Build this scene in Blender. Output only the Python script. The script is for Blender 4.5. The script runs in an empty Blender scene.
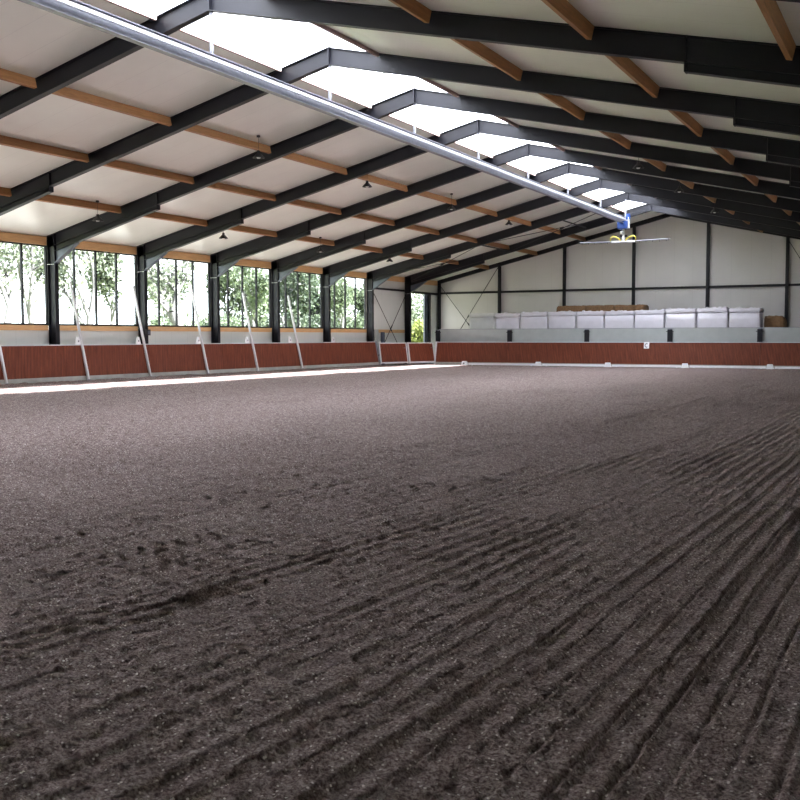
import bpy, math, random
import numpy as np
from mathutils import Vector, Matrix, Euler
random.seed(7); rng = np.random.RandomState(7)
C = bpy.context.scene.collection
H = 1.76                       # eye height above the sand
XL, XR, XM = -30.42, 1.70, -14.36   # window-side wall, other long wall, ridge
ZR = 7.737 + H; SL = 0.23587   # underside of roof at the ridge, slope
Y0 = 28.1; BAY = 5.0
YG = 63.2                      # inner face of far gable
YF = -6.9
HALF = 16.06
def roof(x): return ZR - SL * abs(x - XM)
def fy(k): return Y0 + BAY * k

# ---------------------------------------------------------------- materials
def new_mat(name):
    m = bpy.data.materials.new(name); m.use_nodes = True
    nt = m.node_tree; b = nt.nodes['Principled BSDF']
    return m, nt, b
def N(nt, t, **kw):
    n = nt.nodes.new(t)
    for k, v in kw.items():
        if k in n.inputs: n.inputs[k].default_value = v
        else: setattr(n, k, v)
    return n
def mat(name, col, rough=.6, metal=0, var=.12, scale=6, stretch=(1, 1, 1), bump=0, bscale=30, spec=None, detail=6):
    m, nt, b = new_mat(name)
    tc = N(nt, 'ShaderNodeTexCoord'); mp = N(nt, 'ShaderNodeMapping'); mp.inputs['Scale'].default_value = stretch
    nt.links.new(tc.outputs['Object'], mp.inputs['Vector'])
    no = N(nt, 'ShaderNodeTexNoise', Scale=scale, Detail=detail)
    nt.links.new(mp.outputs[0], no.inputs['Vector'])
    cr = N(nt, 'ShaderNodeValToRGB')
    c = np.array(col)
    cr.color_ramp.elements[0].position = .3; cr.color_ramp.elements[1].position = .7
    cr.color_ramp.elements[0].color = (*np.clip(c * (1 - var), 0, 1), 1)
    cr.color_ramp.elements[1].color = (*np.clip(c * (1 + var), 0, 1), 1)
    nt.links.new(no.outputs[0], cr.inputs[0]); nt.links.new(cr.outputs[0], b.inputs['Base Color'])
    b.inputs['Roughness'].default_value = rough; b.inputs['Metallic'].default_value = metal
    if spec is not None: b.inputs['Specular IOR Level'].default_value = spec
    if bump:
        n2 = N(nt, 'ShaderNodeTexNoise', Scale=bscale, Detail=4)
        nt.links.new(mp.outputs[0], n2.inputs['Vector'])
        bp = N(nt, 'ShaderNodeBump', Strength=bump, Distance=.02)
        nt.links.new(n2.outputs[0], bp.inputs['Height']); nt.links.new(bp.outputs[0], b.inputs['Normal'])
    return m
M = {}
M['steel'] = mat('black_painted_steel', (.0065, .0066, .0105), .5, 0, .15, 3, spec=.28)
M['steelblue'] = mat('dark_blue_grey_steel', (.07, .085, .12), .35, 0, .1, 3)
M['purlin'] = mat('purlin_timber', (.36, .17, .062), .6, 0, .2, 5, (6, .6, 6))
M['timber'] = mat('pale_timber', (.60, .37, .17), .6, 0, .13, 5, (6, .5, 6))
M['curb_timber'] = mat('pinkish_timber', (.40, .29, .26), .7, 0, .1, 5, (6, .5, 6))
M['white'] = mat('white_painted_metal', (.62, .63, .65), .45, 0, .05, 8)
M['whiteplastic'] = mat('white_plastic', (.82, .83, .85), .4, 0, .04, 8)
M['galv'] = mat('galvanised_steel', (.19, .195, .23), .45, .2, .12, 9)
M['blackp'] = mat('black_plastic', (.012, .012, .013), .5, 0, .1, 6)
M['concrete'] = mat('concrete', (.36, .36, .33), .8, 0, .12, 3, bump=.15)
M['panel_conc'] = mat('grey_concrete_panel', (.36, .385, .375), .6, 0, .06, 2)
M['slab'] = mat('concrete_floor', (.25, .24, .22), .85, 0, .1, 1)
M['blue'] = mat('blue_motor_paint', (.012, .05, .22), .4, 0, .1, 8)
M['yellow'] = mat('yellow_hose', (.75, .65, .08), .5, 0, .1, 8)
M['bulb'] = mat('frosted_bulb', (.75, .75, .72), .3, 0, .02, 8)
M['straw'] = mat('brown_hay', (.17, .095, .045), .95, 0, .45, 14, (1, 1, 3), bump=.9, bscale=25)
M['wrap'] = mat('white_bale_wrap', (.60, .58, .63), .32, 0, .05, 2, bump=.5, bscale=3)
M['wrapgrey'] = mat('grey_white_bale_wrap', (.58, .59, .58), .4, 0, .05, 2, bump=.3, bscale=4)
M['grass'] = mat('meadow_grass', (.22, .27, .12), .95, 0, .3, .6)
M['bark'] = mat('pale_bark', (.06, .058, .06), .9, 0, .25, 3, (3, 3, .6), bump=.4, bscale=12)
M['ink'] = mat('dark_lettering', (.08, .08, .10), .6, 0, .05, 4)

def kick_mat():
    m, nt, b = new_mat('red_brown_boarding')
    tc = N(nt, 'ShaderNodeTexCoord'); se = N(nt, 'ShaderNodeSeparateXYZ'); ad = N(nt, 'ShaderNodeMath', operation='ADD')
    nt.links.new(tc.outputs['Object'], se.inputs[0]); nt.links.new(se.outputs[0], ad.inputs[0]); nt.links.new(se.outputs[1], ad.inputs[1])
    cb = N(nt, 'ShaderNodeCombineXYZ'); nt.links.new(ad.outputs[0], cb.inputs[0])
    mz = N(nt, 'ShaderNodeMath', operation='MULTIPLY'); mz.inputs[1].default_value = .12
    nt.links.new(se.outputs[2], mz.inputs[0]); nt.links.new(mz.outputs[0], cb.inputs[2])
    n1 = N(nt, 'ShaderNodeTexNoise', Scale=9, Detail=8, Roughness=.75); nt.links.new(cb.outputs[0], n1.inputs['Vector'])
    r = N(nt, 'ShaderNodeValToRGB'); e = r.color_ramp.elements
    e[0].position = .3; e[0].color = (.080, .020, .012, 1); e[1].position = .72; e[1].color = (.20, .056, .028, 1)
    nt.links.new(n1.outputs[0], r.inputs[0])
    # board joints, one board every 0.146 m
    fr = N(nt, 'ShaderNodeMath', operation='MODULO'); fr.inputs[1].default_value = .146
    a2 = N(nt, 'ShaderNodeMath', operation='ADD'); a2.inputs[1].default_value = 200
    nt.links.new(ad.outputs[0], a2.inputs[0]); nt.links.new(a2.outputs[0], fr.inputs[0])
    lt = N(nt, 'ShaderNodeMath', operation='LESS_THAN'); lt.inputs[1].default_value = .008; nt.links.new(fr.outputs[0], lt.inputs[0])
    mx = N(nt, 'ShaderNodeMixRGB'); mx.inputs[2].default_value = (.05, .014, .01, 1)
    nt.links.new(lt.outputs[0], mx.inputs[0]); nt.links.new(r.outputs[0], mx.inputs[1]); nt.links.new(mx.outputs[0], b.inputs['Base Color'])
    b.inputs['Roughness'].default_value = .55
    b.inputs['Specular IOR Level'].default_value = .15
    return m
M['kick'] = kick_mat()

def sheet_mat(name, col, axis, pitch, rough=.45, ribs=True, groove=.35):
    m, nt, b = new_mat(name)
    tc = N(nt, 'ShaderNodeTexCoord'); se = N(nt, 'ShaderNodeSeparateXYZ'); nt.links.new(tc.outputs['Object'], se.inputs[0])
    a2 = N(nt, 'ShaderNodeMath', operation='ADD'); a2.inputs[1].default_value = 100
    nt.links.new(se.outputs[axis], a2.inputs[0])
    fr = N(nt, 'ShaderNodeMath', operation='MODULO'); fr.inputs[1].default_value = pitch; nt.links.new(a2.outputs[0], fr.inputs[0])
    lt = N(nt, 'ShaderNodeMath', operation='LESS_THAN'); lt.inputs[1].default_value = .018; nt.links.new(fr.outputs[0], lt.inputs[0])
    no = N(nt, 'ShaderNodeTexNoise', Scale=.7, Detail=5); nt.links.new(tc.outputs['Object'], no.inputs['Vector'])
    r = N(nt, 'ShaderNodeValToRGB'); c = np.array(col)
    r.color_ramp.elements[0].color = (*(c * .9), 1); r.color_ramp.elements[1].color = (*np.clip(c * 1.08, 0, 1), 1)
    nt.links.new(no.outputs[0], r.inputs[0])
    mx = N(nt, 'ShaderNodeMixRGB'); mx.inputs[2].default_value = (*(c * (1 - groove)), 1)
    nt.links.new(lt.outputs[0], mx.inputs[0]); nt.links.new(r.outputs[0], mx.inputs[1]); nt.links.new(mx.outputs[0], b.inputs['Base Color'])
    b.inputs['Roughness'].default_value = rough
    if ribs:
        wv = N(nt, 'ShaderNodeMath', operation='SINE'); ml = N(nt, 'ShaderNodeMath', operation='MULTIPLY'); ml.inputs[1].default_value = 2 * math.pi / .1
        nt.links.new(a2.outputs[0], ml.inputs[0]); nt.links.new(ml.outputs[0], wv.inputs[0])
        bp = N(nt, 'ShaderNodeBump', Strength=.12, Distance=.004)
        nt.links.new(wv.outputs[0], bp.inputs['Height'])
        n3 = N(nt, 'ShaderNodeTexNoise', Scale=.9, Detail=2); mp = N(nt, 'ShaderNodeMapping')
        sc = [.35, .35, .35]; sc[axis] = 1.5; mp.inputs['Scale'].default_value = sc
        nt.links.new(tc.outputs['Object'], mp.inputs[0]); nt.links.new(mp.outputs[0], n3.inputs['Vector'])
        b2 = N(nt, 'ShaderNodeBump', Strength=.25, Distance=.06); nt.links.new(n3.outputs[0], b2.inputs['Height'])
        nt.links.new(bp.outputs[0], b2.inputs['Normal']); nt.links.new(b2.outputs[0], b.inputs['Normal'])
    return m
M['ceil'] = sheet_mat('roof_sandwich_panel', (.81, .83, .745), 1, 1.0, .35, groove=.12)
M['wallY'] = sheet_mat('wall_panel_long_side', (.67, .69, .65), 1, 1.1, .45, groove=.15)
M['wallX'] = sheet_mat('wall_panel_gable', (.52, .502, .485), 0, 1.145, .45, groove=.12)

def glass_mat(name, tint, gl=.06):
    m, nt, b = new_mat(name); nt.nodes.remove(b)
    out = nt.nodes['Material Output']
    t = N(nt, 'ShaderNodeBsdfTransparent', Color=(*tint, 1)); g = N(nt, 'ShaderNodeBsdfGlossy', Roughness=.03)
    mx = N(nt, 'ShaderNodeMixShader'); mx.inputs[0].default_value = gl
    nt.links.new(t.outputs[0], mx.inputs[1]); nt.links.new(g.outputs[0], mx.inputs[2]); nt.links.new(mx.outputs[0], out.inputs[0])
    return m
M['glass'] = glass_mat('window_glass', (.93, .96, .97))
M['skyglass'] = glass_mat('clear_rooflight_sheet', (.95, .96, .98), .04)
def opal():
    m, nt, b = new_mat('opal_rooflight_sheet'); nt.nodes.remove(b); out = nt.nodes['Material Output']
    t = N(nt, 'ShaderNodeBsdfTranslucent', Color=(.88, .92, 1, 1)); d = N(nt, 'ShaderNodeBsdfTransparent', Color=(.93, .95, 1, 1))
    mx = N(nt, 'ShaderNodeMixShader'); mx.inputs[0].default_value = .72
    nt.links.new(t.outputs[0], mx.inputs[1]); nt.links.new(d.outputs[0], mx.inputs[2]); nt.links.new(mx.outputs[0], out.inputs[0])
    return m
M['opal'] = opal()

def leaf_mat(name, c1, c2):
    m, nt, b = new_mat(name)
    g = N(nt, 'ShaderNodeNewGeometry'); r = N(nt, 'ShaderNodeValToRGB')
    r.color_ramp.elements[0].color = (*c1, 1); r.color_ramp.elements[1].color = (*c2, 1)
    nt.links.new(g.outputs['Random Per Island'], r.inputs[0]); nt.links.new(r.outputs[0], b.inputs['Base Color'])
    b.inputs['Roughness'].default_value = .6
    t = N(nt, 'ShaderNodeBsdfTranslucent'); nt.links.new(r.outputs[0], t.inputs[0])
    mx = N(nt, 'ShaderNodeMixShader'); mx.inputs[0].default_value = .4
    nt.links.new(b.outputs[0], mx.inputs[1]); nt.links.new(t.outputs[0], mx.inputs[2])
    nt.links.new(mx.outputs[0], nt.nodes['Material Output'].inputs[0])
    return m
M['leaf_pale'] = leaf_mat('pale_leaves', (.06, .075, .058), (.11, .125, .085))
M['leaf_mid'] = leaf_mat('green_leaves', (.035, .05, .034), (.085, .11, .06))
M['leaf_dark'] = leaf_mat('dark_green_leaves', (.018, .03, .022), (.05, .068, .04))
M['leaf_lime'] = leaf_mat('lime_leaves', (.08, .11, .025), (.17, .19, .06))

def sand_mat():
    m, nt, b = new_mat('brown_arena_sand')
    tc = N(nt, 'ShaderNodeTexCoord')
    n1 = N(nt, 'ShaderNodeTexNoise', Scale=1.1, Detail=6); n2 = N(nt, 'ShaderNodeTexNoise', Scale=55, Detail=6, Roughness=.75)
    n3 = N(nt, 'ShaderNodeTexVoronoi', Scale=45)
    for n in (n1, n2, n3): nt.links.new(tc.outputs['Object'], n.inputs['Vector'])
    r = N(nt, 'ShaderNodeValToRGB'); e = r.color_ramp.elements
    e[0].position = .42; e[0].color = (.125, .074, .069, 1); e[1].position = .60; e[1].color = (.51, .42, .395, 1)
    nt.links.new(n2.outputs[0], r.inputs[0])
    r1 = N(nt, 'ShaderNodeValToRGB'); r1.color_ramp.elements[0].position = .3; r1.color_ramp.elements[1].position = .7
    r1.color_ramp.elements[0].color = (.92, .91, .91, 1); r1.color_ramp.elements[1].color = (1.0, 1, 1, 1)
    nt.links.new(n1.outputs[0], r1.inputs[0])
    mu = N(nt, 'ShaderNodeMixRGB', blend_type='MULTIPLY'); mu.inputs[0].default_value = 1
    nt.links.new(r.outputs[0], mu.inputs[1]); nt.links.new(r1.outputs[0], mu.inputs[2])
    n5 = N(nt, 'ShaderNodeTexNoise', Scale=9, Detail=7, Roughness=.7); nt.links.new(tc.outputs['Object'], n5.inputs['Vector'])
    r5 = N(nt, 'ShaderNodeValToRGB'); r5.color_ramp.elements[0].position = .38; r5.color_ramp.elements[1].position = .6
    r5.color_ramp.elements[0].color = (.62, .58, .57, 1); r5.color_ramp.elements[1].color = (1.12, 1.12, 1.12, 1); nt.links.new(n5.outputs[0], r5.inputs[0])
    m5 = N(nt, 'ShaderNodeMixRGB', blend_type='MULTIPLY'); m5.inputs[0].default_value = 1
    nt.links.new(mu.outputs[0], m5.inputs[1]); nt.links.new(r5.outputs[0], m5.inputs[2]); mu = m5
    # pale fibres and chips mixed into the sand
    lt = N(nt, 'ShaderNodeMath', operation='LESS_THAN'); lt.inputs[1].default_value = .30
    nt.links.new(n3.outputs['Distance'], lt.inputs[0])
    wn = N(nt, 'ShaderNodeMath', operation='GREATER_THAN'); wn.inputs[1].default_value = .80
    sx = N(nt, 'ShaderNodeSeparateXYZ'); nt.links.new(n3.outputs['Color'], sx.inputs[0]); nt.links.new(sx.outputs[0], wn.inputs[0])
    an = N(nt, 'ShaderNodeMath', operation='MULTIPLY'); nt.links.new(lt.outputs[0], an.inputs[0]); nt.links.new(wn.outputs[0], an.inputs[1])
    mx = N(nt, 'ShaderNodeMixRGB'); mx.inputs[2].default_value = (.80, .73, .68, 1)
    nt.links.new(an.outputs[0], mx.inputs[0]); nt.links.new(mu.outputs[0], mx.inputs[1]); nt.links.new(mx.outputs[0], b.inputs['Base Color'])
    b.inputs['Roughness'].default_value = .85; b.inputs['Specular IOR Level'].default_value = .3
    b5 = N(nt, 'ShaderNodeBump', Strength=1, Distance=.09); nt.links.new(n5.outputs[0], b5.inputs['Height'])
    bp = N(nt, 'ShaderNodeBump', Strength=1, Distance=.03); nt.links.new(n2.outputs[0], bp.inputs['Height']); nt.links.new(b5.outputs[0], bp.inputs['Normal'])
    nt.links.new(bp.outputs[0], b.inputs['Normal'])
    return m
M['sand'] = sand_mat()

# ---------------------------------------------------------------- mesh builder
class MB:
    def __init__(s): s.v = []; s.f = []
    def add(s, vs, fs):
        n = len(s.v); s.v += [tuple(v) for v in vs]; s.f += [tuple(i + n for i in f) for f in fs]; return s
    def box(s, x0, x1, y0, y1, z0, z1):
        vs = [(x, y, z) for z in (z0, z1) for x, y in ((x0, y0), (x1, y0), (x1, y1), (x0, y1))]
        return s.add(vs, [(3, 2, 1, 0), (4, 5, 6, 7), (0, 1, 5, 4), (1, 2, 6, 5), (2, 3, 7, 6), (3, 0, 4, 7)])
    def bar(s, p, q, w, h, up=(0, 0, 1)):
        p, q = Vector(p), Vector(q); d = (q - p).normalized(); up = Vector(up)
        a = d.cross(up); a = a.normalized() if a.length > 1e-4 else Vector((1, 0, 0)); b = a.cross(d).normalized()
        vs = []
        for o in (p, q):
            for i, j in ((-1, -1), (1, -1), (1, 1), (-1, 1)): vs.append(o + a * (i * w / 2) + b * (j * h / 2))
        return s.add(vs, [(3, 2, 1, 0), (4, 5, 6, 7), (0, 1, 5, 4), (1, 2, 6, 5), (2, 3, 7, 6), (3, 0, 4, 7)])
    def tube(s, pts, r, n=8, r2=None, cap=True):
        pts = [Vector(p) for p in pts]; m = len(pts); vs = []
        pa = None
        for i, p in enumerate(pts):
            d = (pts[min(i + 1, m - 1)] - pts[max(i - 1, 0)]).normalized()
            if pa is None:
                a = d.cross(Vector((0, 0, 1)))
                if a.length < 1e-3: a = Vector((1, 0, 0))
            else: a = pa - d * pa.dot(d)
            a.normalize(); pa = a; b = d.cross(a)
            rr = r if r2 is None else r + (r2 - r) * i / (m - 1)
            if isinstance(r, (list, tuple)): rr = r[i]
            for k in range(n):
                t = 2 * math.pi * k / n; vs.append(p + a * (math.cos(t) * rr) + b * (math.sin(t) * rr))
        fs = [(i * n + k, i * n + (k + 1) % n, (i + 1) * n + (k + 1) % n, (i + 1) * n + k) for i in range(m - 1) for k in range(n)]
        if cap: fs += [tuple(range(n - 1, -1, -1)), tuple(range((m - 1) * n, m * n))]
        return s.add(vs, fs)
    def lathe(s, prof, n=20, c=(0, 0, 0)):
        vs = [(c[0] + r * math.cos(2 * math.pi * k / n), c[1] + r * math.sin(2 * math.pi * k / n), c[2] + z) for r, z in prof for k in range(n)]
        fs = [(i * n + k, i * n + (k + 1) % n, (i + 1) * n + (k + 1) % n, (i + 1) * n + k) for i in range(len(prof) - 1) for k in range(n)]
        return s.add(vs, fs)
    def prism(s, poly, a, b, plane='xz'):      # polygon in a plane pushed from a to b on the third axis
        def P(u, v, t): return {'xz': (u, t, v), 'yz': (t, u, v), 'xy': (u, v, t)}[plane]
        n = len(poly); vs = [P(u, v, a) for u, v in poly] + [P(u, v, b) for u, v in poly]
        return s.add(vs, [tuple(range(n)), tuple(range(2 * n - 1, n - 1, -1))] + [(i, i + n, (i + 1) % n + n, (i + 1) % n) for i in range(n)])
    def build(s, name, m, parent=None, smooth=False, bevel=0, loc=None):
        me = bpy.data.meshes.new(name); me.from_pydata(s.v, [], s.f); me.update()
        import bmesh
        bm = bmesh.new(); bm.from_mesh(me); bmesh.ops.recalc_face_normals(bm, faces=bm.faces); bm.to_mesh(me); bm.free()
        me.materials.append(m)
        if smooth: me.polygons.foreach_set('use_smooth', [True] * len(me.polygons))
        o = bpy.data.objects.new(name, me); C.objects.link(o)
        if parent: o.parent = parent
        if loc: o.location = loc
        if bevel:
            bv = o.modifiers.new('bevel', 'BEVEL'); bv.width = bevel; bv.segments = 2; bv.limit_method = 'ANGLE'
        return o
def tag(o, label=None, cat=None, group=None, kind=None):
    for k, v in (('label', label), ('category', cat), ('group', group), ('kind', kind)):
        if v: o[k] = v
    return o
def thing(name, label, cat, loc=(0, 0, 0), rz=0, group=None):
    o = bpy.data.objects.new(name, None); C.objects.link(o); o.location = loc; o.rotation_euler = (0, 0, rz); o.empty_display_size = .2
    return tag(o, label, cat, group)
def dup(o, parent=None):
    kids = [c for c in bpy.data.objects if c.parent == o]
    c = o.copy(); C.objects.link(c)
    if parent: c.parent = parent
    for k in kids: dup(k, c)
    return c
def struct(mb, name, m, **kw): return tag(mb.build(name, m, **kw), kind='structure')
ORD = ['first', 'second', 'third', 'fourth', 'fifth', 'sixth', 'seventh', 'eighth', 'ninth', 'tenth', 'eleventh', 'twelfth', 'thirteenth', 'fourteenth']

# ---------------------------------------------------------------- camera
cd = bpy.data.cameras.new('camera'); cam = bpy.data.objects.new('camera', cd); C.objects.link(cam)
yaw, pit, rol = -.4875, -.063, -.0016
Fv = Vector((math.sin(yaw) * math.cos(pit), math.cos(yaw) * math.cos(pit), math.sin(pit)))
Rv = Vector((math.cos(yaw), -math.sin(yaw), 0)); Uv = Rv.cross(Fv)
R2 = Rv * math.cos(rol) + Uv * math.sin(rol); U2 = -Rv * math.sin(rol) + Uv * math.cos(rol)
cam.matrix_world = Matrix(((R2.x, U2.x, -Fv.x, 0), (R2.y, U2.y, -Fv.y, 0), (R2.z, U2.z, -Fv.z, H), (0, 0, 0, 1)))
cd.sensor_width = 36; cd.sensor_fit = 'HORIZONTAL'; cd.lens = 993.9 / 800 * 36; cd.clip_end = 800; cd.clip_start = .05
bpy.context.scene.camera = cam

# ---------------------------------------------------------------- ground inside
def vnoise(x, y, seed):
    r = np.random.RandomState(seed); T = r.rand(256, 256)
    xi = np.floor(x).astype(int); yi = np.floor(y).astype(int); fx = x - xi; fy_ = y - yi
    fx = fx * fx * (3 - 2 * fx); fy_ = fy_ * fy_ * (3 - 2 * fy_)
    a = T[xi % 256, yi % 256]; b = T[(xi + 1) % 256, yi % 256]; c = T[xi % 256, (yi + 1) % 256]; d = T[(xi + 1) % 256, (yi + 1) % 256]
    return (a * (1 - fx) + b * fx) * (1 - fy_) + (c * (1 - fx) + d * fx) * fy_ - .5
def axis(a, b, mid, base, g):
    out = [mid]; x = mid
    while x < b: x += base + g * abs(x - mid); out.append(min(x, b))
    x = mid; lo = []
    while x > a: x -= base + g * abs(x - mid); lo.append(max(x, a))
    return np.array(lo[::-1] + out)
def sand_height(X, Y):
    Yp = 10 * (1 - np.exp(-np.maximum(Y, 0) / 10))
    wob = .10 * vnoise(X * .5 + 9, Y * .35 + 3, 1) + .035 * vnoise(X * 2, Y * 1.3, 2)
    u = X * (1 + .05 * Yp) + wob
    ph = u / .225
    t = ph - np.floor(ph)
    row = np.floor(ph).astype(int)
    amp = .55 + .75 * np.random.RandomState(5).rand(4096)[row % 4096]
    amp = amp * np.clip(.95 + 1.1 * vnoise(X * .9, Y * .5, 3) + .7 * vnoise(X * 4, Y * 2.5, 12), .5, 1.6)
    prof = -1.1 * np.exp(-((t - .5) / .085) ** 2) + .8 * np.exp(-((t - .66) / .07) ** 2) + .15 * np.exp(-((t - .3) / .15) ** 2)
    z = .031 * prof * amp
    def rid(n): return .5 - np.abs(n) * 2
    z += .012 * vnoise(X * 1.1, Y * 1.1, 4) + .010 * vnoise(X * 6, Y * 5, 6) + .014 * vnoise(X * 15, Y * 13, 7) + .016 * vnoise(X * 31, Y * 29, 8) + .012 * vnoise(X * 60, Y * 57, 10)
    cl = vnoise(X * 21 + 5, Y * 19, 9); z += .06 * np.maximum(cl - .2, 0)
    # deeper hoof/harrow groove near the camera
    for (ax, ay, bx, by, w, dp) in GROOVES:
        dx, dy = bx - ax, by - ay; L = math.hypot(dx, dy)
        s = ((X - ax) * dx + (Y - ay) * dy) / L; dd = np.abs((X - ax) * dy - (Y - ay) * dx) / L
        dd = dd + .03 * vnoise(X * 3, Y * 3, 11)
        z -= dp * np.exp(-(dd / w) ** 2) * np.clip(np.minimum(s + .3, L + .3 - s) / .5, 0, 1)
    return z
GROOVES = [(-4.95, 3.9, -4.55, 6.1, .045, .05)]
def groundpt(px, py):
    d = Fv + R2 * ((px - 400) / 993.9) - U2 * ((py - 400) / 993.9); t = H / -d.z; return (d.x * t, d.y * t)
GROOVES = []
def groove(pts, w, dp):
    g = [groundpt(*p) for p in pts]
    for a, b in zip(g, g[1:]): GROOVES.append((a[0], a[1], b[0], b[1], w, dp))
groove([(0, 640), (40, 632), (120, 615), (240, 588)], .028, .07)
groove([(30, 550), (90, 543)], .05, .05)
xs = axis(-29.45, 1.0, -1.5, .0125, .0036); ys = axis(YF + .4, 57.55, 3.4, .0125, .0052)
Xg, Yg = np.meshgrid(xs, ys)
Zg = sand_height(Xg, Yg)
Zg += .10 * np.clip((-28.6 - Xg) / .9, 0, 1) ** 1.5          # banked up along the boards
co = np.stack([Xg, Yg, Zg], -1).reshape(-1, 3)
ny, nx = Xg.shape
idx = np.arange(nx * ny).reshape(ny, nx)
qd = np.stack([idx[:-1, :-1], idx[:-1, 1:], idx[1:, 1:], idx[1:, :-1]], -1).reshape(-1, 4)
me = bpy.data.meshes.new('floor'); me.vertices.add(len(co)); me.vertices.foreach_set('co', co.ravel())
me.loops.add(qd.size); me.loops.foreach_set('vertex_index', qd.ravel().astype(np.int32))
me.polygons.add(len(qd)); me.polygons.foreach_set('loop_start', np.arange(0, qd.size, 4, dtype=np.int32))
me.polygons.foreach_set('loop_total', np.full(len(qd), 4, dtype=np.int32)); me.update(calc_edges=True)
me.polygons.foreach_set('use_smooth', [True] * len(qd)); me.materials.append(M['sand'])
fl = bpy.data.objects.new('floor', me); C.objects.link(fl); fl['kind'] = 'structure'
struct(MB().box(XL - .3, XR + .3, YF - .2, YG + .2, -.4, -.12), 'floor_slab', M['slab'])

# outside ground
struct(MB().box(-260, XL - .35, -120, 300, -.6, -.1).box(XL - .35, 200, YG + .25, 300, -.6, -.1).box(XL - .35, 200, -120, YF - .25, -.6, -.1).box(XR + .35, 200, YF - .25, YG + .25, -.6, -.1), 'ground', M['grass'])

M['bounce_gravel'] = mat('pale_bounce_gravel', (.52, .50, .46), .95, 0, .12, 2)
struct(MB().box(-43, XL - .36, -60, 57.5, -.11, -.04), 'bounce_strip', M['bounce_gravel'])  # unseen pale ground strip, added to bounce daylight through the windows onto the ceiling
# ---------------------------------------------------------------- shell
W0 = XL - .09                                   # inner face of the window-side wall
ZS, ZT = .50 + H, 3.60 + H                      # window sill and head
wl = MB()
wl.box(W0 - .12, W0, YF, fy(6) + .1, -.1, ZS - .19)          # below windows
wl.box(W0 - .12, W0, YF, YG + .1, ZT, roof(W0) - .01)    # above windows
wl.box(W0 - .12, W0, fy(5) - .03, fy(6) + .1, ZS - .19, ZT)      # blind bay
DY0, DY1, DZ = 58.75, 61.95, 2.93 + H
wl.box(W0 - .12, W0, fy(6) + .1, DY0, -.1, ZT).box(W0 - .12, W0, DY1, YG + .1, -.1, ZT).box(W0 - .12, W0, DY0, DY1, DZ, ZT)
struct(wl, 'wall_left', M['wallY'])
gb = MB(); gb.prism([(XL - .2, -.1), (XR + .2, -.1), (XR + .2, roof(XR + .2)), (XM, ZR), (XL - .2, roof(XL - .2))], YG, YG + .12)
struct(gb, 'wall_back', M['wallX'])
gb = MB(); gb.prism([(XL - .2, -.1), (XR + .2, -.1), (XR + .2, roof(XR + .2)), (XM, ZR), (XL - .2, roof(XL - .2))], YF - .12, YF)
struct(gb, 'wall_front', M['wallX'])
struct(MB().box(XR + .09, XR + .21, YF, YG, -.1, roof(XR + .1) - .01), 'wall_right', M['wallY'])
SK = 1.5                                       # half width of the ridge rooflight
SKY1 = fy(6) + .1
def slab(mb, xa, xb, y0, y1, t=.1, up=0.0):
    mb.add([(xa, y0, roof(xa) + up), (xb, y0, roof(xb) + up), (xb, y1, roof(xb) + up), (xa, y1, roof(xa) + up),
            (xa, y0, roof(xa) + t + up), (xb, y0, roof(xb) + t + up), (xb, y1, roof(xb) + t + up), (xa, y1, roof(xa) + t + up)],
           [(3, 2, 1, 0), (4, 5, 6, 7), (0, 1, 5, 4), (1, 2, 6, 5), (2, 3, 7, 6), (3, 0, 4, 7)])
ce = MB()
slab(ce, XL - 1.0, XM - SK, YF - .3, YG + .4); slab(ce, XM + SK, XR + 1.0, YF - .3, YG + .4)
slab(ce, XM - SK, XM, SKY1, YG + .4); slab(ce, XM, XM + SK, SKY1, YG + .4)
struct(ce, 'ceiling', M['ceil'])
# rooflight
rl = thing('ridge_rooflight', 'long bright rooflight running along the roof ridge', 'rooflight', (XM, 0, ZR))
def local(mb, o):
    mb.v = [(v[0] - o[0], v[1] - o[1], v[2] - o[2]) for v in mb.v]; return mb
a = MB(); slab(a, XM - SK, XM, YF, SKY1, .012, .05); local(a, (XM, 0, ZR)).build('glazing_sheet', M['opal'], rl)
a = MB(); slab(a, XM, XM + SK, YF, SKY1, .012, .05); local(a, (XM, 0, ZR)).build('glazing_sheet', M['opal'], rl)
for sx in (-1, 1):
    x = XM + sx * (SK + .03)
    for k in range(-6, 6):
        a = MB().box(x - .04, x + .04, fy(k) + .1, fy(k + 1) - .1, roof(x) - .10, roof(x) - .004); local(a, (XM, 0, ZR)).build('curb', M['curb_timber'], rl)
a = MB().box(-.03, .03, YF, SKY1, .02, .06).build('ridge_bar', M['white'], rl)

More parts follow.
